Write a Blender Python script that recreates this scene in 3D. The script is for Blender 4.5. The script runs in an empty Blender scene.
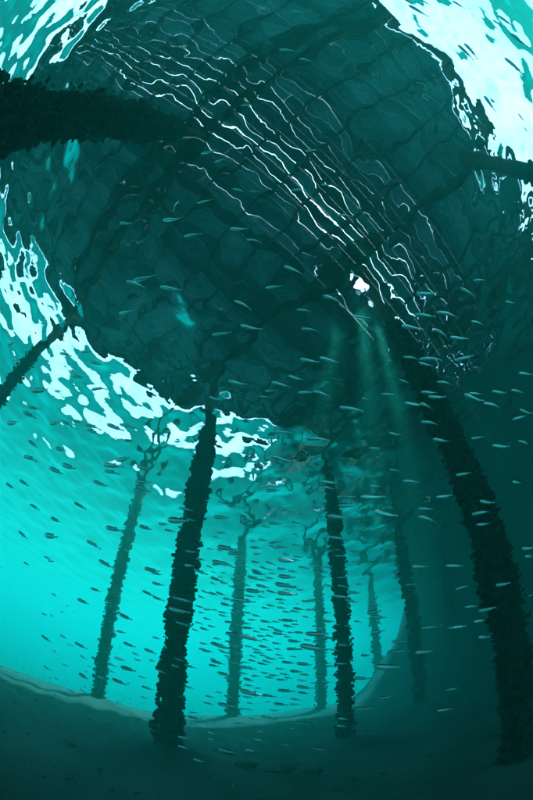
import bpy, bmesh, math, random
import numpy as np
from mathutils import Vector, Matrix, Quaternion

random.seed(7); rng = np.random.default_rng(7)
R = math.radians
scene = bpy.context.scene
col = scene.collection

# ------------------------------------------------------------------ camera (full-frame diagonal fisheye, equisolid)
PITCH, ROLL, FPX = R(49.0), R(2.0), 340.0          # FPX: focal length in photo pixels (800 px = 36 mm)
DEPTH, FLOOR, DECKH = 3.3, 1.0, 1.3                # camera below surface, above sand; deck above surface (m)
CAM = Vector((0, 0, -DEPTH)); BED = -DEPTH - FLOOR
cd = bpy.data.cameras.new('camera'); cam = bpy.data.objects.new('camera', cd); col.objects.link(cam)
cd.type = 'PANO'; cd.panorama_type = 'FISHEYE_EQUISOLID'
cd.sensor_fit = 'AUTO'; cd.sensor_width = 36.0; cd.sensor_height = 24.0
cd.fisheye_lens = FPX / 800 * 36.0; cd.fisheye_fov = R(200)
cd.clip_start = 0.02; cd.clip_end = 2000
CAMROT = Matrix.Rotation(R(90) + PITCH, 3, 'X') @ Matrix.Rotation(ROLL, 3, 'Z')
cam.matrix_world = Matrix.Translation(CAM) @ CAMROT.to_4x4()
scene.camera = cam

# ------------------------------------------------------------------ sky, sun, exposure
SUN_AZ, SUN_ZEN = R(45.5), R(18)                     # clockwise from +Y, from the zenith
w = bpy.data.worlds.new('World'); scene.world = w; w.use_nodes = True
nt = w.node_tree; bg = nt.nodes['Background']
sky = nt.nodes.new('ShaderNodeTexSky'); sky.sky_type = 'NISHITA'; sky.sun_disc = False
sky.sun_elevation = R(90) - SUN_ZEN; sky.sun_rotation = SUN_AZ
sky.air_density = 1.0; sky.dust_density = 1.0
wtc = nt.nodes.new('ShaderNodeTexCoord'); wn = nt.nodes.new('ShaderNodeTexNoise'); wn.inputs['Scale'].default_value = 2.2; wn.inputs['Detail'].default_value = 5
nt.links.new(wtc.outputs['Generated'], wn.inputs['Vector'])
wr = nt.nodes.new('ShaderNodeMapRange'); wr.inputs['From Min'].default_value = 0.3; wr.inputs['From Max'].default_value = 0.7; wr.inputs['To Min'].default_value = 0.05; wr.inputs['To Max'].default_value = 0.6
nt.links.new(wn.outputs['Fac'], wr.inputs['Value'])
wm = nt.nodes.new('ShaderNodeMixRGB'); wm.inputs['Color2'].default_value = (8.5, 8.8, 9.2, 1)       # thin, sunlit high cloud
nt.links.new(wr.outputs[0], wm.inputs[0]); nt.links.new(sky.outputs[0], wm.inputs[1])
nt.links.new(wm.outputs[0], bg.inputs[0]); bg.inputs[1].default_value = 0.11
sl = bpy.data.lights.new('sun', 'SUN'); sun = bpy.data.objects.new('sun', sl); col.objects.link(sun)
sl.energy = 5.0; sl.angle = R(1.5); sl.color = (1.0, 0.96, 0.9)
SUND = Vector((math.sin(SUN_AZ) * math.sin(SUN_ZEN), math.cos(SUN_AZ) * math.sin(SUN_ZEN), math.cos(SUN_ZEN)))
sun.rotation_euler = SUND.to_track_quat('Z', 'Y').to_euler(); sun.location = SUND * 60
scene.view_settings.view_transform = 'Standard'; scene.view_settings.look = 'None'
scene.view_settings.gamma = 1.0; scene.view_settings.use_curve_mapping = False
scene.view_settings.exposure = 2.45

cy = scene.cycles
cy.use_denoising = True
try: cy.denoiser = 'OPENIMAGEDENOISE'
except Exception: pass
cy.use_adaptive_sampling = False
cy.max_bounces = 12; cy.diffuse_bounces = 3; cy.glossy_bounces = 5; cy.transmission_bounces = 8
cy.volume_bounces = 1; cy.transparent_max_bounces = 12
cy.caustics_refractive = True; cy.caustics_reflective = True
cy.sample_clamp_indirect = 2.0; cy.sample_clamp_direct = 0.0; cy.blur_glossy = 0.2

# ------------------------------------------------------------------ helpers
def tag(o, label=None, cat=None, group=None, kind=None):
    if label: o['label'] = label
    if cat: o['category'] = cat
    if group: o['group'] = group
    if kind: o['kind'] = kind
    return o
def link(name, me, parent=None, smooth=False):
    o = bpy.data.objects.new(name, me); col.objects.link(o)
    if parent: o.parent = parent
    return o
def mesh(name, v, f, m=None, smooth=False):
    me = bpy.data.meshes.new(name)
    v = np.asarray(v, dtype=np.float32)
    if isinstance(f, np.ndarray):
        n, k = f.shape
        me.vertices.add(len(v)); me.vertices.foreach_set('co', v.ravel())
        me.loops.add(n * k); me.loops.foreach_set('vertex_index', f.astype(np.int32).ravel())
        me.polygons.add(n)
        me.polygons.foreach_set('loop_start', np.arange(0, n * k, k, dtype=np.int32))
        me.update(calc_edges=True); me.validate()
    else:
        me.from_pydata([tuple(map(float, p)) for p in v], [], f); me.update()
    if smooth: me.polygons.foreach_set('use_smooth', np.ones(len(me.polygons), dtype=bool))
    if m: me.materials.append(m)
    return me
def empty(name, loc=(0, 0, 0)):
    o = bpy.data.objects.new(name, None); col.objects.link(o); o.location = loc; o.empty_display_size = 0.1
    return o
def pix(px, py):                                   # photo pixel -> world direction (the lens is an equisolid fisheye)
    x, y = px - 266.5, py - 400.0
    r = math.hypot(x, y); th = 2 * math.asin(min(1, r / 2 / FPX)); s = math.sin(th) / max(r, 1e-9)
    return (CAMROT @ Vector((x * s, -y * s, -math.cos(th)))).normalized()
DA = R(47)                                         # the boards run along this azimuth
D = Vector((math.sin(DA), math.cos(DA), 0)); PR = Vector((math.cos(DA), -math.sin(DA), 0))
def ap(a, p, z=0.0): return D * a + PR * p + Vector((0, 0, z))

# ------------------------------------------------------------------ materials
def newmat(name):
    m = bpy.data.materials.new(name); m.use_nodes = True
    n = m.node_tree.nodes; n.clear()
    return m, n, m.node_tree.links
def pmat(name, c1, c2, scale=8.0, rough=0.7, bump=0.4, dist=0.01, stretch=(1, 1, 1), metal=0.0, spec=0.3, detail=6):
    m, n, l = newmat(name)
    out = n.new('ShaderNodeOutputMaterial'); b = n.new('ShaderNodeBsdfPrincipled'); l.new(b.outputs[0], out.inputs[0])
    tc = n.new('ShaderNodeTexCoord'); mp = n.new('ShaderNodeMapping'); mp.inputs['Scale'].default_value = stretch
    l.new(tc.outputs['Object'], mp.inputs[0])
    nz = n.new('ShaderNodeTexNoise'); nz.inputs['Scale'].default_value = scale; nz.inputs['Detail'].default_value = detail
    l.new(mp.outputs[0], nz.inputs['Vector'])
    cr = n.new('ShaderNodeValToRGB'); cr.color_ramp.elements[0].position = 0.32; cr.color_ramp.elements[1].position = 0.68
    cr.color_ramp.elements[0].color = (*c1, 1); cr.color_ramp.elements[1].color = (*c2, 1)
    l.new(nz.outputs['Fac'], cr.inputs[0]); l.new(cr.outputs[0], b.inputs['Base Color'])
    bp = n.new('ShaderNodeBump'); bp.inputs['Strength'].default_value = bump; bp.inputs['Distance'].default_value = dist
    l.new(nz.outputs['Fac'], bp.inputs['Height']); l.new(bp.outputs[0], b.inputs['Normal'])
    b.inputs['Roughness'].default_value = rough; b.inputs['Metallic'].default_value = metal
    b.inputs['Specular IOR Level'].default_value = spec
    return m
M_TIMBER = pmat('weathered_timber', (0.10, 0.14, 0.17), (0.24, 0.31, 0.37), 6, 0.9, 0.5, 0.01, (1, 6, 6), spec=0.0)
def vary(m, lo, hi):                               # each board its own tone
    n, l = m.node_tree.nodes, m.node_tree.links
    b = next(x for x in n if x.type == 'BSDF_PRINCIPLED'); src = b.inputs['Base Color'].links[0].from_socket
    oi = n.new('ShaderNodeObjectInfo'); mr = n.new('ShaderNodeMapRange'); mr.inputs['To Min'].default_value = lo; mr.inputs['To Max'].default_value = hi
    l.new(oi.outputs['Random'], mr.inputs['Value'])
    mu = n.new('ShaderNodeVectorMath'); mu.operation = 'SCALE'; l.new(src, mu.inputs[0]); l.new(mr.outputs[0], mu.inputs['Scale']); l.new(mu.outputs[0], b.inputs['Base Color'])
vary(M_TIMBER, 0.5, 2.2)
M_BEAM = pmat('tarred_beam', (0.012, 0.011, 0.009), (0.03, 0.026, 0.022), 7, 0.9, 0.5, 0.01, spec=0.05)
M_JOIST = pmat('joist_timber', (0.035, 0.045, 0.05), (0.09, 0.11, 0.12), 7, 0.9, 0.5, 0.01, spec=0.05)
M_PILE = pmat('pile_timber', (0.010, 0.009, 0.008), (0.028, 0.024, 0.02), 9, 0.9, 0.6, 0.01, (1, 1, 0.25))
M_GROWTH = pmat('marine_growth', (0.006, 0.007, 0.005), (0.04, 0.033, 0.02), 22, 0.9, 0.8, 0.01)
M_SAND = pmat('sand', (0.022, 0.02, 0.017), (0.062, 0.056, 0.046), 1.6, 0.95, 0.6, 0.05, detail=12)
M_ROCK = pmat('rock', (0.03, 0.03, 0.024), (0.1, 0.09, 0.07), 9, 0.95, 0.7, 0.02)
M_WEED = pmat('weed', (0.02, 0.03, 0.012), (0.06, 0.07, 0.03), 9, 0.8, 0.3, 0.01)

def fish_material():
    m, n, l = newmat('silver_fish_skin')
    out = n.new('ShaderNodeOutputMaterial'); b = n.new('ShaderNodeBsdfPrincipled'); l.new(b.outputs[0], out.inputs[0])
    tc = n.new('ShaderNodeTexCoord'); sx = n.new('ShaderNodeSeparateXYZ'); l.new(tc.outputs['Object'], sx.inputs[0])
    cr = n.new('ShaderNodeValToRGB'); mr = n.new('ShaderNodeMapRange')
    mr.inputs['From Min'].default_value = -0.1; mr.inputs['From Max'].default_value = 0.1
    l.new(sx.outputs['Z'], mr.inputs['Value']); l.new(mr.outputs[0], cr.inputs[0])
    e = cr.color_ramp.elements; e[0].position = 0.12; e[0].color = (0.93, 0.94, 0.94, 1); e[1].position = 0.75; e[1].color = (0.06, 0.07, 0.06, 1)
    k = e.new(0.45); k.color = (0.72, 0.75, 0.75, 1)
    l.new(cr.outputs[0], b.inputs['Base Color']); b.inputs['Roughness'].default_value = 0.42; b.inputs['Metallic'].default_value = 0.7
    return m
M_FISH = fish_material()
M_EYE = pmat('fish_eye', (0.01, 0.01, 0.01), (0.02, 0.02, 0.02), 9, 0.2, 0, 0)

DECK_A0, DECK_A1, DECK_P0, DECK_P1 = -5.5, 21.5, -5.086, 3.45     # deck rectangle along / across the boards

# sun holes: where each light shaft enters the surface, traced up the sun's direction to the boards
HOLES, ENTRY = [], []
for px, py, wd in ((338, 327, 0.12), (360, 311, 0.11), (377, 325, 0.14)):
    d = pix(px, py); s = CAM + d * (DEPTH / d.z); q = s + SUND * ((DECKH) / SUND.z)
    HOLES.append((q.dot(D), q.dot(PR), wd)); ENTRY.append((s.x, s.y))
def water_material():
    m, n, l = newmat('sea_water')
    out = n.new('ShaderNodeOutputMaterial')
    tc = n.new('ShaderNodeTexCoord')
    # fine ripples on top of the modelled waves
    n1 = n.new('ShaderNodeTexNoise'); n1.inputs['Scale'].default_value = 5.0; n1.inputs['Detail'].default_value = 2.0
    l.new(tc.outputs['Object'], n1.inputs['Vector'])
    bp = n.new('ShaderNodeBump'); bp.inputs['Strength'].default_value = 1.0; bp.inputs['Distance'].default_value = 0.010
    l.new(n1.outputs['Fac'], bp.inputs['Height'])
    g = n.new('ShaderNodeBsdfGlass'); g.inputs['IOR'].default_value = 1.333; g.inputs['Roughness'].default_value = 0.0
    l.new(bp.outputs[0], g.inputs['Normal'])
    t = n.new('ShaderNodeBsdfTransparent')
    fr = n.new('ShaderNodeFresnel'); fr.inputs['IOR'].default_value = 1.333
    inv = n.new('ShaderNodeMath'); inv.operation = 'SUBTRACT'; inv.inputs[0].default_value = 1.0; l.new(fr.outputs[0], inv.inputs[1])
    # share of light that goes straight through: set small under the deck, larger in open water so sun brightens it
    mp = n.new('ShaderNodeMapping'); mp.vector_type = 'POINT'; mp.inputs['Rotation'].default_value = (0, 0, DA - R(90))
    l.new(tc.outputs['Object'], mp.inputs[0])
    sx = n.new('ShaderNodeSeparateXYZ'); l.new(mp.outputs[0], sx.inputs[0])
    def step(sock, edge, up, soft=0.4):
        k = n.new('ShaderNodeMapRange'); k.interpolation_type = 'SMOOTHSTEP'
        k.inputs['From Min'].default_value = edge - soft; k.inputs['From Max'].default_value = edge + soft
        k.inputs['To Min'].default_value = 0.0 if up else 1.0; k.inputs['To Max'].default_value = 1.0 if up else 0.0
        l.new(sock, k.inputs['Value']); return k.outputs[0]
    def mx(a, b):
        k = n.new('ShaderNodeMath'); k.operation = 'MAXIMUM'; l.new(a, k.inputs[0]); l.new(b, k.inputs[1]); return k.outputs[0]
    # rotated: x' along boards, -y' across
    op = mx(mx(step(sx.outputs['X'], DECK_A0, False), step(sx.outputs['X'], DECK_A1, True)),
            mx(step(sx.outputs['Y'], -DECK_P0, True), step(sx.outputs['Y'], -DECK_P1, False)))
    am = n.new('ShaderNodeMapRange'); am.inputs['To Min'].default_value = 0.05; am.inputs['To Max'].default_value = 0.8
    for (ex, ey) in ENTRY:                         # surface set more see-through at these spots to strengthen the sun shafts
        ds = n.new('ShaderNodeVectorMath'); ds.operation = 'DISTANCE'; l.new(tc.outputs['Object'], ds.inputs[0]); ds.inputs[1].default_value = (ex, ey, 0)
        op = mx(op, step(ds.outputs['Value'], 0.12, False, 0.10))
    l.new(op, am.inputs['Value'])
    fac = n.new('ShaderNodeMath'); fac.operation = 'MULTIPLY'; l.new(inv.outputs[0], fac.inputs[0]); l.new(am.outputs[0], fac.inputs[1])
    mix = n.new('ShaderNodeMixShader'); l.new(fac.outputs[0], mix.inputs[0]); l.new(g.outputs[0], mix.inputs[1]); l.new(t.outputs[0], mix.inputs[2])
    l.new(mix.outputs[0], out.inputs['Surface'])
    # the water body: teal scattering, red absorbed first
    vs = n.new('ShaderNodeVolumeScatter'); vs.inputs['Color'].default_value = (0.06, 1.0, 0.76, 1); vs.inputs['Density'].default_value = 0.075
    vs.inputs['Anisotropy'].default_value = 0.5
    va = n.new('ShaderNodeVolumeAbsorption'); va.inputs['Color'].default_value = (0.05, 0.86, 0.866, 1); va.inputs['Density'].default_value = 0.3
    ad = n.new('ShaderNodeAddShader'); l.new(vs.outputs[0], ad.inputs[0]); l.new(va.outputs[0], ad.inputs[1])
    l.new(ad.outputs[0], out.inputs['Volume'])
    return m
M_WATER = water_material()

# ------------------------------------------------------------------ water body: waved top, sides, bottom
def warp_axis(n, near, far, power=9):
    u = np.linspace(-1, 1, n); return near * u + (far - near) * np.sign(u) * np.abs(u) ** power
WAVES = []
for lam in np.exp(np.linspace(math.log(0.2), math.log(1.9), 40)):
    th = DA - R(20) + rng.normal(0, 1.0); WAVES.append((2 * math.pi / lam, th, rng.uniform(0, 2 * math.pi), 0.0265 * lam / (2 * math.pi) * math.sqrt(2) * rng.uniform(0.6, 1.4)))
def wave_height(X, Y):
    Z = np.zeros_like(X)
    for k, th, ph, a in WAVES: Z += a * np.sin(k * (X * math.cos(th) + Y * math.sin(th)) + ph)
    return Z
def build_water():
    N = 620
    ax = warp_axis(N, 9.0, 400.0); X, Y = np.meshgrid(ax, ax, indexing='ij')
    rr = np.maximum(np.abs(X), np.abs(Y)); fade = np.clip((34 - rr) / 20, 0, 1)
    Z = wave_height(X, Y) * fade
    v = np.stack([X, Y, Z], -1).reshape(-1, 3)
    i = np.arange(N * N).reshape(N, N)
    f = np.stack([i[:-1, :-1], i[1:, :-1], i[1:, 1:], i[:-1, 1:]], -1).reshape(-1, 4)
    ring = np.concatenate([i[:, 0], i[-1, 1:], i[-2::-1, -1], i[0, -2:0:-1]])      # counter-clockwise border
    low = v[ring].copy(); low[:, 2] = BED - 2.5
    nb = len(v); v = np.concatenate([v, low]); m = len(ring)
    a = np.arange(m); b = (a + 1) % m
    sides = np.stack([nb + a, nb + b, ring[b], ring[a]], -1)
    # bottom: fan of quads through a grid is not needed; one n-gon
    faces = [tuple(q) for q in np.concatenate([f, sides])]
    me = bpy.data.meshes.new('water')
    allf = np.concatenate([f, sides]); n = len(allf)
    me.vertices.add(len(v)); me.vertices.foreach_set('co', v.astype(np.float32).ravel())
    ncorner = n * 4 + 4
    corners = [nb + int(np.where(ring == c)[0][0]) for c in (i[0, 0], i[0, -1], i[-1, -1], i[-1, 0])]
    me.loops.add(ncorner); me.loops.foreach_set('vertex_index', np.concatenate([allf.ravel(), corners]).astype(np.int32))
    me.polygons.add(n + 1); me.polygons.foreach_set('loop_start', np.arange(0, ncorner, 4, dtype=np.int32))
    me.update(calc_edges=True)
    sm = np.zeros(n + 1, dtype=bool); sm[:len(f)] = True; me.polygons.foreach_set('use_smooth', sm)
    me.materials.append(M_WATER)
    tag(link('water', me), 'teal sea water with rippled surface over the sand', kind='structure')
build_water()

# ------------------------------------------------------------------ seabed
PILES = []   # filled below, used by seabed mounds
def bed_height(X, Y):
    Z = 0.05 * np.sin(X * 0.55 + 0.4) * np.cos(Y * 0.47 + 1.0) + 0.03 * np.sin(X * 1.3 + Y * 0.9)
    q = X * 0.83 + Y * 0.55 + 0.25 * np.sin(X * 1.1) + 0.2 * np.sin(Y * 1.7 + 1)
    Z += 0.026 * np.sin(q * 2 * math.pi / 0.27) * (0.6 + 0.4 * np.sin(X * 0.9) * np.sin(Y * 1.1))
    return Z
def build_bed():
    N = 420; ax = warp_axis(N, 11.0, 392.0); X, Y = np.meshgrid(ax, ax, indexing='ij')
    fade = np.clip((40 - np.maximum(np.abs(X), np.abs(Y))) / 20, 0, 1)
    Z = BED + bed_height(X, Y) * fade
    A, P_ = X * D.x + Y * D.y, X * PR.x + Y * PR.y                      # shore bank that the pier runs up to
    def sm(t): t = np.clip(t, 0, 1); return t * t * (3 - 2 * t)
    bank = sm((A - 7.5 - 0.5 * np.sin(P_ * 0.9)) / 6.5) * sm((P_ + 6.6 + 0.06 * (A - 9) ** 2 * 0.2) / 1.6)
    Z = Z - 1.5 * sm(-(P_ + 5.5 + 0.25 * np.sin(A * 0.8)) / 11.0) * fade     # the bottom falls away outside the pier
    Z = Z + bank * (4.9 + 0.25 * np.sin(A * 2.1 + P_ * 1.3) + 0.2 * np.sin(P_ * 2.7)) * np.clip((395 - np.hypot(X, Y)) / 60, 0, 1)
    for (x, y, r) in [(p[0], p[1], p[2]) for p in PILES]:
        dd = np.hypot(X - x, Y - y); Z += 0.16 * np.exp(-(dd / 0.42) ** 2) * fade
    v = np.stack([X, Y, Z], -1).reshape(-1, 3); i = np.arange(N * N).reshape(N, N)
    f = np.stack([i[:-1, :-1], i[1:, :-1], i[1:, 1:], i[:-1, 1:]], -1).reshape(-1, 4)
    tag(link('seabed', mesh('seabed', v, f, M_SAND, True)), 'rippled sandy seabed under the pier', kind='structure')

def build_sky_block():  # high ground added to cover the low sky and dim the surface window's edge
    n = 90; aa = np.linspace(20, 75, n); pp = np.linspace(-46, 60, n); A, P_ = np.meshgrid(aa, pp, indexing='ij')
    def sm(t): t = np.clip(t, 0, 1); return t * t * (3 - 2 * t)
    h = sm((A - 21) / 16) * sm((74 - A) / 20) * sm((P_ + 45) / 12) * sm((59 - P_) / 12)
    bump = sum(np.sin(A * k * 0.5 + q) * np.sin(P_ * k * 0.43 + q * 2) / k for k, q in ((1, .3), (2.1, 1.7), (4.3, .9), (8.1, 2.2)))
    Z = -5.6 + h * (19 + 1.8 * bump)
    X = A * D.x + P_ * PR.x; Y = A * D.y + P_ * PR.y
    v = np.stack([X, Y, Z], -1).reshape(-1, 3); i = np.arange(n * n).reshape(n, n)
    f = np.stack([i[:-1, :-1], i[:-1, 1:], i[1:, 1:], i[1:, :-1]], -1).reshape(-1, 4)
    m = pmat('sky_block_scrub', (0.010, 0.018, 0.012), (0.022, 0.035, 0.022), 0.8, 0.95, 0.6, 0.3, spec=0.1)
    tag(link('sky_block_hill', mesh('sky_block_hill', v, f, m, True)), 'added dark scrub hillside covering the low sky behind the shore', kind='structure')
build_sky_block()

# ------------------------------------------------------------------ encrusted piles
ico_cache = {}
def ico(sub):
    if sub not in ico_cache:
        bm = bmesh.new(); bmesh.ops.create_icosphere(bm, subdivisions=sub, radius=1.0); bm.verts.ensure_lookup_table()
        ico_cache[sub] = (np.array([v.co[:] for v in bm.verts]), np.array([[q.index for q in f.verts] for f in bm.faces])); bm.free()
    return ico_cache[sub]
def rand_rot(n):
    q = rng.normal(size=(n, 4)); q /= np.linalg.norm(q, axis=1)[:, None]
    w_, x, y, z = q.T
    return np.stack([np.stack([1 - 2 * (y * y + z * z), 2 * (x * y - z * w_), 2 * (x * z + y * w_)], -1),
                     np.stack([2 * (x * y + z * w_), 1 - 2 * (x * x + z * z), 2 * (y * z - x * w_)], -1),
                     np.stack([2 * (x * z - y * w_), 2 * (y * z + x * w_), 1 - 2 * (x * x + y * y)], -1)], 1)
def lumps(centres, sizes, sub, jitter=0.22):
    bv, bf = ico(sub); n = len(centres)
    sc = sizes[:, None] * np.stack([rng.uniform(0.8, 1.4, n), rng.uniform(0.7, 1.1, n), rng.uniform(0.55, 1.0, n)], -1)
    P = bv[None] * sc[:, None, :] * (1 + rng.normal(0, jitter, (n, len(bv), 1)))
    P = np.einsum('nij,nvj->nvi', rand_rot(n), P) + centres[:, None, :]
    F = bf[None] + (np.arange(n) * len(bv))[:, None, None]
    return P.reshape(-1, 3), F.reshape(-1, 3)
def build_pile(x, y, r, label, nl, sub, top, lump=0.04, growth=1.0, lean=(0, 0), above=True, gtop=-0.12):
    root = empty('wooden_pile', (x, y, BED)); h_top = top - BED
    segs, rings = 20, 50
    zz = np.linspace(-0.35, h_top, rings); an = np.linspace(0, 2 * math.pi, segs, endpoint=False)
    V = []
    for z in zz:
        rr = r * (1.03 - 0.05 * z / h_top) * (1 + 0.03 * np.sin(3 * an + z * 1.7) + rng.normal(0, 0.012, segs))
        V.append(np.stack([rr * np.cos(an) + lean[0] * z, rr * np.sin(an) + lean[1] * z, np.full(segs, z)], -1))
    V = np.concatenate(V); F = []
    for j in range(rings - 1):
        for k in range(segs): F.append((j * segs + k, j * segs + (k + 1) % segs, (j + 1) * segs + (k + 1) % segs, (j + 1) * segs + k))
    F.append(tuple(range(segs))[::-1]); F.append(tuple((rings - 1) * segs + k for k in range(segs)))
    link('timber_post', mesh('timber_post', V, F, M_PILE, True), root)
    # marine growth: thousands of small shells and tufts, in irregular bands
    n = nl; gmax = -BED + gtop
    z = rng.uniform(0.0, gmax, n); a = rng.uniform(0, 2 * math.pi, n)
    ph = rng.uniform(0, 6.28, 4)
    thick = 0.5 + 0.25 * np.sin(z * 4.1 + ph[0] + 1.3 * np.sin(a + ph[1])) + 0.25 * np.sin(z * 9.3 + 2 * a + ph[2])
    thick *= 1.0 - 0.45 * np.clip((z - gmax + 1.0) / 1.0, 0, 1)
    off = r + growth * (0.01 + 0.11 * rng.beta(1.3, 2.2, n) * np.clip(thick + 0.25, 0.1, 1.3))
    s = lump * rng.uniform(0.45, 1.25, n) * (0.75 + 0.5 * np.clip(thick, 0, 1))
    c = np.stack([off * np.cos(a) + lean[0] * z, off * np.sin(a) + lean[1] * z, z], -1)
    v1, f1 = lumps(c, s, sub)
    # spiky shells standing off the surface
    m = nl // 6; z2 = rng.uniform(0.0, gmax, m); a2 = rng.uniform(0, 2 * math.pi, m); o2 = r + growth * rng.uniform(0.03, 0.11, m)
    bv, bf = ico(1); sc = lump * rng.uniform(0.35, 0.8, m)
    P = bv[None] * np.stack([sc * rng.uniform(1.1, 1.7, m), sc * 0.7, sc * 0.85], -1)[:, None, :]
    tl = rng.normal(0.35, 0.5, m); ca, sa, ct, st = np.cos(a2 + rng.normal(0, .5, m)), np.sin(a2 + rng.normal(0, .5, m)), np.cos(tl), np.sin(tl)
    RM = np.stack([np.stack([ca * ct, -sa, -ca * st], -1), np.stack([sa * ct, ca, -sa * st], -1), np.stack([st, 0 * st, ct], -1)], 1)
    P = np.einsum('nij,nvj->nvi', RM, P) + np.stack([o2 * np.cos(a2) + lean[0] * z2, o2 * np.sin(a2) + lean[1] * z2, z2], -1)[:, None, :]
    F2 = (bf[None] + (np.arange(m) * len(bv))[:, None, None]).reshape(-1, 3) + len(v1)
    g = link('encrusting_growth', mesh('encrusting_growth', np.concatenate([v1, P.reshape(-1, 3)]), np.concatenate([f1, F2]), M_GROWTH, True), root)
    tag(g, kind='stuff')
    tag(root, label, 'pile', 'piles carrying the pier')
    return root
CAPTOP = DECKH - 0.05 - 0.13                       # boards 0.05, joists 0.13; cap beams below
PILE_TOP = CAPTOP - 0.20
def azr(az, r): return (r * math.sin(R(az)), r * math.cos(R(az)))
pile_specs = [
    (azr(-13.0, 3.45), 0.078, 'dark encrusted pile standing nearest the sunlit sand edge, shells along both sides', 1700, 2, 0.028, 0.6),
    (azr(-23.9, 6.0), 0.088, 'hazy pile at the deck edge with a flared mound at its base', 600, 1, 0.03, 0.42),
    (azr(13.5, 4.75), 0.08, 'straight dim pile rising from the shaded sand behind the dense fish school', 900, 1, 0.028, 0.48),
    (azr(-3.5, 7.5), 0.105, 'pale blurred pile seen through the dense fish school at the sand edge', 500, 1, 0.032, 0.45),
    (azr(40.0, 2.12), 0.07, 'thick black encrusted pile beside the three sun shafts', 5600, 2, 0.018, 0.55),
    (azr(-112.5, 0.98), 0.075, 'near black pile thick with shell clumps reaching up past the surface', 5000, 2, 0.018, 0.8),
    (azr(-57.0, 3.75), 0.075, 'dark pile meeting the glittering edge of the surface window', 500, 1, 0.024, 0.4),
    (azr(24.9, 7.6), 0.10, 'faint pile on the shaded sand where the glow fades', 400, 1, 0.045, 0.7),
    (azr(9.9, 9.5), 0.10, 'ghostly far pile just beside the straight dim pile', 350, 1, 0.045, 0.7),
    (azr(18.7, 12.2), 0.11, 'barely visible distant pile in the last of the glow', 300, 1, 0.05, 0.7),
    (azr(31.3, 10.9), 0.11, 'barely visible distant pile in the dark water under the deck', 300, 1, 0.05, 0.7),
    (azr(102.0, 2.75), 0.12, 'pile seen above the rippled surface against the white sky', 500, 1, 0.036, 0.7),
    (azr(76.0, 4.6), 0.12, 'dark pile far back under the deck behind the thick black pile', 300, 1, 0.04, 0.7),
]
for (xy, r, lb, nl, sub, lump, gr) in pile_specs: PILES.append((xy[0], xy[1], r))
build_bed()
for (xy, r, lb, nl, sub, lump, gr) in pile_specs:
    build_pile(xy[0], xy[1], r, lb, nl, sub, PILE_TOP, lump, gr)

# ------------------------------------------------------------------ pier deck: boards, joists, cap beams
deck = empty('pier_deck', ap(0, -1, CAPTOP - 0.20))
tag(deck, 'timber pier deck of long boards on joists, seen dark through the rippled surface', 'pier')
DO = Vector(deck.location)
def box(name, a0, a1, p0, p1, z0, z1, m, bevel=0.006, skew=0.0):
    """a board with its long axis along the deck's own directions; chamfered edges"""
    me_v = []; b = min(bevel, (a1 - a0) / 4, (p1 - p0) / 4, (z1 - z0) / 4)
    for z, ins in ((z0, b), (z0 + b, 0), (z1 - b, 0), (z1, b)):
        for (a, p) in ((a0 + ins, p0 + ins), (a1 - ins, p0 + ins), (a1 - ins, p1 - ins), (a0 + ins, p1 - ins)):
            me_v.append((a, p, z))
    F = [(3, 2, 1, 0), (12, 13, 14, 15)]
    for j in range(3):
        for k in range(4): F.append((j * 4 + k, j * 4 + (k + 1) % 4, (j + 1) * 4 + (k + 1) % 4, (j + 1) * 4 + k))
    cx, cyy, cz = (a0 + a1) / 2, (p0 + p1) / 2, (z0 + z1) / 2
    # object local axes: x along the boards, y across
    o = link(name, mesh(name, [(a - cx, -(p - cyy), z - cz) for a, p, z in me_v], [f[::-1] for f in F], m), deck)
    o.location = ap(cx, cyy, cz) - DO; o.rotation_euler = (0, 0, R(90) - DA + skew)
    return o
PITCHB, GAP = 0.188, 0.012
nb = int(round((DECK_P1 - DECK_P0) / PITCHB))
for i in range(nb):
    p0 = DECK_P0 + i * PITCHB; p1 = p0 + PITCHB - (random.choice((0.011, 0.014, 0.017)) if -0.5 < p0 < 1.0 else random.choice((0.003, 0.004, 0.009, 0.012)))
    cuts = [DECK_A0 + random.uniform(-0.05, 0.05)]
    off = (i % 3) * 1.65
    a = DECK_A0 + 3.3 + off
    while a < DECK_A1 - 1.5: cuts.append(a); a += 6.6
    cuts.append(DECK_A1)
    spans = []
    for c0, c1 in zip(cuts[:-1], cuts[1:]):
        seg = [(c0 + 0.003, c1 - 0.003)]
        for (ha, hp, wd) in HOLES:
            if p0 <= hp < p0 + PITCHB:
                seg = [s2 for s in seg for s2 in ([(s[0], ha - wd / 2), (ha + wd / 2, s[1])] if s[0] < ha < s[1] else [s])]
        spans += seg
    for (ha, hp, wd) in HOLES:                     # broken spot: a strip of the board stays on either side of the hole
        if p0 <= hp < p0 + PITCHB and any(abs(s_[1] - (ha - wd / 2)) < 1e-6 for s_ in spans):
            for k_ in range(4):                    # ragged edge
                b0 = ha - wd / 2 + wd * k_ / 4 + 0.0008; b1 = ha - wd / 2 + wd * (k_ + 1) / 4 - 0.0008
                hw = (0.022, 0.038, 0.034, 0.024)[k_] * random.uniform(0.7, 1.2); sh = random.uniform(-0.012, 0.012)
                for q0, q1 in ((p0, hp - hw + sh), (hp + hw + sh, p1)):
                    if q1 - q0 > 0.012: box('plank_remnant', b0, b1, q0, q1, DECKH - 0.052, DECKH - 0.003, M_TIMBER, 0.002)
    for (a0, a1) in spans:
        dz = random.uniform(-0.003, 0.003)
        box('plank', a0, a1, p0, p1, DECKH - 0.055 + dz, DECKH + dz, M_TIMBER, 0.002, random.uniform(-0.0004, 0.0004))
a = DECK_A0 + 0.12; k = 0
ROWS = [-4.3, -1.1, 1.95, 4.15, 6.9, 9.6, 12.4, 15.2, 18.0, 20.8]
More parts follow.
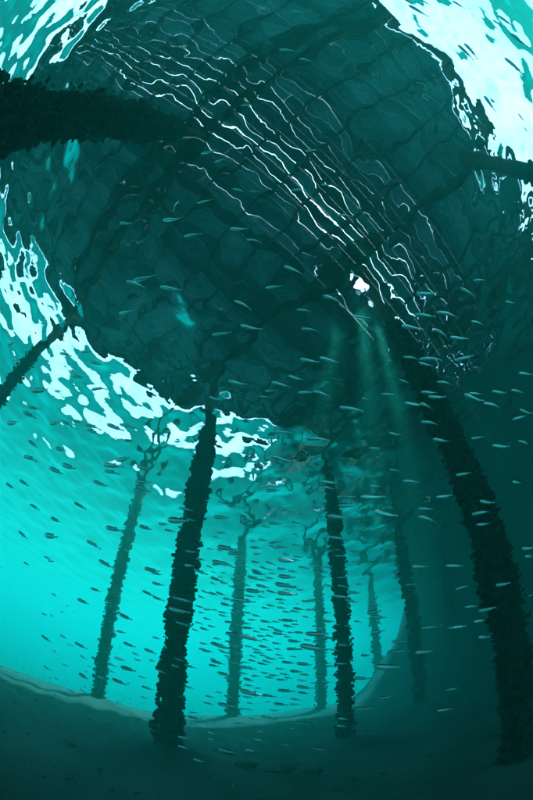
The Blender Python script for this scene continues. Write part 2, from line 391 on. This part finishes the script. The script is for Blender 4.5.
while a < DECK_A1 - 0.1:
    if not any(abs(a + 0.0 - h[0]) < 0.12 for h in HOLES):
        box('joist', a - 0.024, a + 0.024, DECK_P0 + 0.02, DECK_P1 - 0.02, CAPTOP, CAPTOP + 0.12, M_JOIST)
    a += 0.56; k += 1
for ra in ROWS:
    for s in ((-1,) if ra == 1.95 else (-1, 1)):
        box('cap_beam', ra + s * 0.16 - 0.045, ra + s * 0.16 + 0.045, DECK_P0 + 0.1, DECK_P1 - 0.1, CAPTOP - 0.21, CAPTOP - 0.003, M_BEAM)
for pp in (DECK_P0 - 0.055, DECK_P1 + 0.005):
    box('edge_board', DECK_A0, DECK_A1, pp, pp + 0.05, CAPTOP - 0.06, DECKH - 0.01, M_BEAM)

# unseen platform added beside the pier, further along, to shade the water there
def add_shade_platform():
    global deck, DO
    main, mo = deck, DO
    deck = empty('shade_platform', ap(12, 7, CAPTOP - 0.20)); DO = Vector(deck.location)
    tag(deck, 'added timber platform beside the pier deck, shading the water on that side', 'pier')
    for i in range(56):
        p0 = DECK_P1 + 0.08 + i * PITCHB
        for (a0, a1) in ((5.6, 14.0), (14.006, 21.5)): box('plank', a0, a1, p0, p0 + PITCHB - GAP, DECKH - 0.05, DECKH, M_TIMBER)
    for ra in (6.9, 9.6, 12.4, 15.2, 18.0, 20.8): box('cap_beam', ra - 0.06, ra + 0.06, DECK_P1 + 0.08, DECK_P1 + 10.55, CAPTOP - 0.1, DECKH - 0.053, M_BEAM)
    deck, DO = main, mo
add_shade_platform()

# ------------------------------------------------------------------ stones and debris on the sand
def stone(px, py, size, label, flat=0.6):
    d = pix(px, py); t = (FLOOR + 0.0) / max(0.03, -d.z); q = CAM + d * t
    bv, bf = ico(3)
    f1 = rng.normal(size=(5, 3)) * 2.2; ph = rng.uniform(0, 6.28, 5)
    k = 1 + sum(0.10 * np.sin(bv @ f1[j] * (1 + 0.5 * j) + ph[j]) for j in range(5)) + rng.normal(0, 0.015, len(bv))
    v = bv * k[:, None] * size * np.array([rng.uniform(0.9, 1.5), rng.uniform(0.7, 1.1), flat])
    z = BED + float(bed_height(np.array(q.x), np.array(q.y)))
    o = link('stone', mesh('stone', v, bf, M_ROCK, True)); o.location = (q.x, q.y, z + size * flat * 0.35); o.rotation_euler = (0, 0, rng.uniform(0, 6))
    tag(o, label, 'stone', 'stones on the shaded sand')
for a_ in [(246, 766, 0.09, 'low dark stone on the shaded sand before the pale blurred pile'),
           (277, 769, 0.11, 'broad dark stone on the shaded sand between two stones'),
           (313, 768, 0.08, 'small flat stone on the sand beside the straight dim pile'),
           (228, 752, 0.07, 'small round stone lying near the foot of the dark encrusted pile'),
           (68, 745, 0.06, 'lone small stone on the sand near the flared pile base')]:
    stone(*a_)

nd = 2600
dr = 0.5 + 10.0 * rng.uniform(0, 1, nd) ** 0.8; da = rng.uniform(R(-75), R(60), nd)
dx, dy = dr * np.sin(da), dr * np.cos(da)
okd = (dx * D.x + dy * D.y) < 8.3; dx, dy = dx[okd], dy[okd]
ds_ = 0.006 + 0.03 * rng.beta(1, 5, len(dx))
dv, df = lumps(np.stack([dx, dy, BED + bed_height(dx, dy) + 0.3 * ds_], -1), ds_, 1, 0.3)
tag(link('shell_debris', mesh('shell_debris', dv, df, M_ROCK, True)), 'small dark shell bits scattered over the shaded sand', 'debris', kind='stuff')

npt = 900
pd = rng.normal(size=(npt, 3)); pd[:, 1] = np.abs(pd[:, 1]); pd /= np.linalg.norm(pd, axis=1)[:, None]
pc = pd * rng.uniform(0.5, 4.0, npt)[:, None] + np.array(CAM); pc = pc[(pc[:, 2] < -0.3) & (pc[:, 2] > BED + 0.2)]
pv, pf = lumps(pc, 0.0008 + 0.0016 * rng.beta(1, 3, len(pc)), 1, 0.3)
M_SPECK = pmat('plankton', (0.4, 0.4, 0.35), (0.7, 0.7, 0.6), 9, 0.8, 0, 0)
tag(link('floating_specks', mesh('floating_specks', pv, pf, M_SPECK)), 'tiny pale specks drifting in the water', 'specks', kind='stuff')

# ------------------------------------------------------------------ fish school
FL = 0.072
def fish_mesh(bend, fat):
    xs = np.array([-0.5, -0.475, -0.43, -0.35, -0.22, -0.08, 0.08, 0.22, 0.32, 0.38])       # nose at -x
    hh = np.array([0.012, 0.045, 0.07, 0.09, 0.098, 0.09, 0.07, 0.045, 0.026, 0.019]) * fat
    ww = np.array([0.01, 0.034, 0.05, 0.06, 0.062, 0.055, 0.04, 0.022, 0.011, 0.007]) * fat
    S = 10; an = np.linspace(0, 2 * math.pi, S, endpoint=False); V = []; F = []
    def cyb(x): return bend * max(0, x + 0.1) ** 2
    for x, h, w_ in zip(xs, hh, ww):
        for t in an: V.append((x, w_ * math.cos(t) + cyb(x), h * math.sin(t) - 0.012 * (1 - (2 * x) ** 2)))
    for j in range(len(xs) - 1):
        for k in range(S): F.append((j * S + k, (j + 1) * S + k, (j + 1) * S + (k + 1) % S, j * S + (k + 1) % S))
    F.append(tuple(range(S))); F.append(tuple(range((len(xs) - 1) * S, len(xs) * S))[::-1])
    def fin(pts, th=0.004):
        b = len(V); n = len(pts)
        for s in (-1, 1):
            for (x, z) in pts: V.append((x, s * th + cyb(x), z))
        F.append(tuple(b + k for k in range(n))); F.append(tuple(b + n + k for k in range(n))[::-1])
        for k in range(n): F.append((b + k, b + n + k, b + n + (k + 1) % n, b + (k + 1) % n))
    fin([(0.36, 0.022), (0.5, 0.062), (0.475, 0.03), (0.455, 0.0), (0.475, -0.03), (0.5, -0.062), (0.36, -0.022)])
    fin([(0.02, 0.075), (0.07, 0.125), (0.1, 0.12), (0.14, 0.07)])
    fin([(0.08, -0.07), (0.12, -0.115), (0.2, -0.085), (0.24, -0.05)])
    fin([(-0.2, -0.075), (-0.12, -0.11), (-0.1, -0.09), (-0.14, -0.07)])
    me = mesh('fish', V, F, M_FISH, True); return me
FM = [fish_mesh(b, f) for b, f in ((0.0, 1.15), (0.25, 1.1), (-0.3, 1.2), (0.5, 1.05), (-0.12, 1.28))]
bv_, bf_ = ico(1); EYE = mesh('eye', bv_ * 0.018, bf_, M_EYE, True)
SC = 3.807
FISH_CROPS = [
 (0, 420, SC, [(50,12,50),(125,90,45),(113,143,50),(215,193,60),(262,177,58),(233,112,50),(352,22,70),(358,45,58),(440,28,75),(485,23,65),(210,12,45),(252,10,45),(300,5,45),(428,172,75),(425,197,60),(470,150,60),(40,252,42),(93,240,45),(383,243,62),(305,326,52),(132,330,42),(212,380,42),(88,437,45),(195,441,50),(433,414,65),(357,473,62),(180,524,30)]),
 (0, 560, SC, [(102,14,28),(193,3,20),(403,14,60),(366,114,42),(317,158,48),(208,133,25),(258,174,18),(239,198,15),(169,205,22),(200,212,20),(408,158,28),(480,217,55),(176,299,42),(242,291,30),(265,322,20),(210,349,22),(308,326,50),(462,273,38),(493,323,48),(516,357,30),(455,375,38),(318,370,30),(366,380,40),(490,415,60),(179,411,32),(249,400,25),(319,443,40),(218,452,25),(456,464,58),(275,500,34),(318,498,30),(164,497,15),(340,405,18),(331,425,18),(430,400,35),(425,424,25),(388,450,35)]),
 (130, 560, SC, [(85,38,62),(102,52,45),(108,92,50),(70,127,50),(108,147,45),(270,45,60),(350,12,80),(480,8,40),(490,50,55),(475,68,60),(505,100,55),(475,118,75),(440,155,80),(345,128,40),(330,73,50),(367,170,45),(415,195,30),(295,224,35),(382,236,45),(285,263,40),(450,258,50),(332,299,30),(395,283,65),(465,298,85),(102,297,35),(282,318,35),(342,325,75),(296,347,42),(77,347,50),(22,358,30),(85,383,25),(5,325,30),(30,380,30),(490,353,40),(335,390,55),(320,402,40),(230,405,45),(190,380,40),(450,410,65),(400,377,40),(362,435,60),(45,445,30),(65,487,42),(228,485,35),(465,507,95),(305,520,35),(510,330,40),(505,395,40),(515,430,35),(480,440,35),(55,523,30),(205,243,60),(190,192,85),(200,150,80),(265,240,35),(120,425,30),(175,405,35)]),
 (130, 420, SC, [(55,182,65),(50,235,65),(50,260,65),(212,338,55),(185,382,90),(127,396,40),(152,421,42),(347,370,65),(370,488,80),(400,508,60),(235,500,50),(60,410,55),(395,325,50),(450,385,50),(270,530,40)]),
 (220, 540, SC, [(30,40,65),(25,90,40),(205,10,40),(235,27,45),(297,63,38),(132,83,45),(195,88,45),(255,78,75),(145,125,60),(135,147,60),(255,140,70),(250,172,85),(160,178,40),(135,198,60),(257,204,80),(380,120,55),(375,100,50),(100,235,80),(22,245,40),(355,230,50),(230,226,40),(300,262,45),(235,258,35),(375,270,35),(265,306,60),(175,310,45),(35,312,40),(120,333,40),(262,328,45),(415,310,45),(227,357,55),(60,360,70),(125,375,75),(370,357,90),(305,352,40),(285,385,55),(360,410,110),(280,414,55),(18,410,45),(215,393,35),(155,430,50),(110,405,35),(190,418,30),(225,437,30),(180,463,40),(260,466,50),(322,472,60),(110,487,65),(175,495,50),(230,490,40),(290,500,45),(205,515,40),(325,512,40),(385,515,45),(60,470,40),(415,372,50),(470,175,45),(510,200,50),(465,215,70),(500,232,50),(470,400,40),(460,470,45),(525,310,30),(420,480,40),(150,522,30),(260,525,30)]),
 (260, 400, SC, [(350,32,100),(85,120,80),(80,275,55),(80,222,90),(50,345,60),(265,313,75),(255,332,60),(330,367,75),(430,370,100),(340,400,85),(480,435,95),(300,445,90),(345,283,55),(440,182,50),(512,265,45),(515,130,50),(440,328,45),(90,415,50),(60,470,50),(220,145,100),(300,525,70),(15,250,30)]),
 (393, 380, SC, [(197,8,65),(137,47,65),(168,65,75),(308,70,85),(380,93,78),(405,47,60),(480,143,60),(475,42,55),(505,122,55),(80,93,80),(130,98,60),(140,160,72),(500,237,55),(410,253,70),(322,219,55),(182,229,65),(268,357,62),(470,390,30),(70,385,65),(195,443,65),(15,203,40),(125,489,62),(357,465,60),(335,503,75),(135,527,85),(45,5,45)]),
 (393, 260, SC, [(130,128,85),(292,125,80),(210,203,90),(125,210,85),(325,238,60),(445,162,40),(75,257,90),(190,280,70),(252,298,75),(70,370,65),(145,373,95),(125,397,60),(275,372,80),(195,466,70),(505,433,60),(135,505,70),(165,523,75),(315,508,55),(410,505,60),(330,75,55),(480,497,50)]),
 (260, 260, SC, [(130,37,85),(55,102,72),(278,146,82),(168,190,60),(190,262,68),(190,383,78),(265,381,82),(385,217,70),(138,450,62),(80,473,80),(180,503,75),(240,508,75),(485,510,50),(20,520,45),(45,497,55),(400,528,30)]),
 (120, 180, SC, [(28,165,60),(205,150,85),(327,80,70),(278,207,70),(455,187,75),(512,228,60),(515,42,40),(525,143,30),(95,373,100),(60,393,80),(195,412,90),(470,472,75),(28,502,65),(240,500,55)]),
 (200, 280, SC, [(283,28,70),(165,93,75),(195,182,88),(85,203,82),(145,392,80),(60,452,55),(240,440,65),(310,397,85),(275,424,55)]),
 (393, 0, SC, [(65,10,45),(97,42,75),(125,10,45),(250,18,50),(278,200,75),(299,195,75),(400,90,40),(428,80,60),(480,155,70),(465,255,90),(368,395,68),(305,450,60),(337,470,45),(490,450,40),(507,497,30)]),
 (393, 500, SC, [(127,32,65),(133,76,85),(335,45,75),(342,92,52),(515,183,55),(105,253,70),(235,250,72),(67,321,42),(262,332,55),(418,320,55),(300,404,55),(360,415,70),(140,484,62),(235,485,50),(520,215,30),(525,363,20),(330,460,40),(345,523,40),(357,10,60)]),
 (340, 560, SC, [(135,168,45),(130,197,55),(150,217,60),(68,238,28),(225,310,60),(215,348,72),(185,407,100),(97,362,35),(85,450,65),(322,350,70),(340,255,60),(430,490,50),(175,522,70),(400,569,55),(90,565,70),(15,605,40),(145,272,50),(455,255,40),(30,150,60)]),
 (180, 640, 2.961, [(118,17,60),(84,187,30),(92,167,30),(140,193,55),(42,215,28),(42,230,38),(92,243,28),(205,205,20),(212,232,18),(172,245,30),(262,230,45),(35,247,30),(97,277,28),(240,272,20),(335,263,18),(235,297,30),(210,328,28),(94,295,20),(322,310,40),(140,328,50),(55,357,30),(415,322,40),(215,157,70),(20,140,40),(365,247,45),(400,237,35),(298,190,40),(340,190,30),(315,150,50),(370,140,50),(265,165,40),(10,290,30),(10,318,30),(480,255,30)]),
 (0, 320, SC, [(48,87,40),(155,268,75),(112,360,55),(130,335,50),(50,390,45),(250,130,50),(298,217,55),(330,122,50),(375,260,60),(370,165,60)]),
 (0, 0, 1.0, [(289,50,17),(300,12,15),(307,60,15),(210,152,17),(222,160,15),(248,105,14),(312,150,14),(345,215,17),(240,190,15),(300,190,16),(328,185,14)]),
]
spots = []
for (x0, y0, sc, lst) in FISH_CROPS:
    for (cx, cyy, ln) in lst:
        p = (x0 + cx / sc, y0 + cyy / sc, ln / sc)
        if all((p[0] - q[0]) ** 2 + (p[1] - q[1]) ** 2 > 16 or abs(p[1] - q[1]) > 4.2 for q in spots): spots.append(p)
rs = random.Random(3)
for _ in range(260):                               # the small ones packed inside the dense school
    p = (rs.gauss(268, 42), rs.gauss(618, 48), rs.uniform(6, 11))
    if 185 < p[0] < 390 and 500 < p[1] < 715 and all(math.hypot(p[0] - q[0], 2 * (p[1] - q[1])) > 6 for q in spots): spots.append(p)
spots.sort(key=lambda s: -s[2])
HEAD = Vector((-1.0, 0.05, 0.17))
small_v, small_f, nv = [], [], 0
PILE_NAMES = [(-12.9, 3.2, 'the dark encrusted pile'), (-23.8, 2.0, 'the flared hazy pile'), (13.5, 1.8, 'the straight dim pile'), (-3.5, 1.5, 'the pale blurred pile'), (24.9, 1.4, 'the faint pile')]
def zone(px, py, az, el, big):
    size = 'larger ' if big else 'small '
    if px > 385 and py < 150: return (size + 'dark fish outlined against the white sky seen through the surface', 'fish below the white sky patch')
    if el > 36:
        if py < 262: return (size + 'slim fish high under the wavy bright lines between the deck boards', 'fish under the deck gaps')
        if abs(px - 372) < 34 and py < 420: return (size + 'pale fish swimming right at the three sun shafts', 'fish at the sun shafts')
        if px > 400: return (size + 'pale fish beneath the deck above the top of the thick black pile', 'pale fish over the thick pile')
        if py > 385: return (size + 'fish just under the glittering broken edge of the surface window', 'fish under the glittering edge')
        return (size + 'pale silvery fish beneath the dark unbroken part of the deck', 'pale fish under the deck')
    for a0, wd, nm in PILE_NAMES:
        if abs(az - a0) < wd: return (size + 'fish crossing in front of ' + nm + (' near the sand' if el < -1 else ' near the surface' if el > 24 else ' at mid height'), 'fish crossing ' + nm[4:])
    where = 'near the sand' if el < -2 else 'near the surface' if el > 24 else 'in mid water' if el > 9 else 'low down'
    if az < -24: return (size + 'dark fish in bright water beyond the flared pile, ' + where, 'fish in the open water')
    if az < -13: return (size + 'dark fish between the flared and dark encrusted piles, ' + where, 'fish between the two sunlit piles')
    if az < -3.5: return (size + 'fish between the dark encrusted and pale blurred piles, ' + where, 'fish before the pale pile')
    if az < 14: return (size + 'fish between the pale blurred and straight dim piles, ' + where, 'dense fish school')
    if az < 33: return (size + 'pale fish between the straight dim and thick black piles, ' + where, 'fish in the dim water')
    return (size + 'pale fish close to the thick black pile, ' + where, 'fish at the thick black pile')
for idx, (px, py, ln) in enumerate(spots):
    d = pix(px, py)
    h = (HEAD + Vector((0, random.gauss(0, 0.22), random.gauss(0, 0.07)))).normalized()
    if px > 385 and py < 150:                       # these rise towards the light
        h = CAMROT @ Vector((random.uniform(-0.5, 0.0), 1.0, 0.0)); h = (h - d * h.dot(d) * 0.8).normalized()
    L = FL * random.uniform(0.85, 1.15)
    sa = max(0.35, h.cross(d).length)
    dist = min(5.0, max(0.75, L * sa * FPX * 1.04 / ln))
    if d.z > 0.05: dist = min(dist, (DEPTH - 0.2) / d.z)
    if d.z < -0.02: dist = min(dist, (FLOOR - 0.16) / -d.z)
    for _ in range(6):
        q = CAM + d * dist
        if any(math.hypot(q.x - p[0], q.y - p[1]) < 0.34 for p in PILES): dist *= 0.88
        else: break
    q = CAM + d * dist
    rot = Matrix.Identity(3)
    xax = -h; zax = (Vector((0, 0, 1)) + Vector((0, random.gauss(0, .08), 0))); zax = (zax - xax * zax.dot(xax)).normalized(); yax = zax.cross(xax)
    M3 = Matrix((xax, yax, zax)).transposed() * L
    if idx < 300:
        o = link('fish', FM[idx % 5]); o.matrix_world = Matrix.Translation(q) @ M3.to_4x4()
        az, el = math.degrees(math.atan2(d.x, d.y)), math.degrees(math.asin(d.z))
        lb, gp = zone(px, py, az, el, ln > 17.5); tag(o, lb, 'fish', gp)
        if idx < 60:
            for s in (-1, 1):
                e = link('eye', EYE, o); e.location = (-0.425, s * 0.036, 0.012)
    else:
        me = FM[idx % 5]; vv = np.array([v.co[:] for v in me.vertices]) @ np.array(M3).T + np.array(q)
        small_v.append(vv); small_f += [tuple(nv + k for k in p.vertices) for p in me.polygons]; nv += len(vv)
if small_v:
    o = link('distant_fish', mesh('distant_fish', np.concatenate(small_v), small_f, M_FISH, True))
    tag(o, 'tiny distant fish filling out the school', 'fish', 'fish school', 'stuff')
print('fish', len(spots))
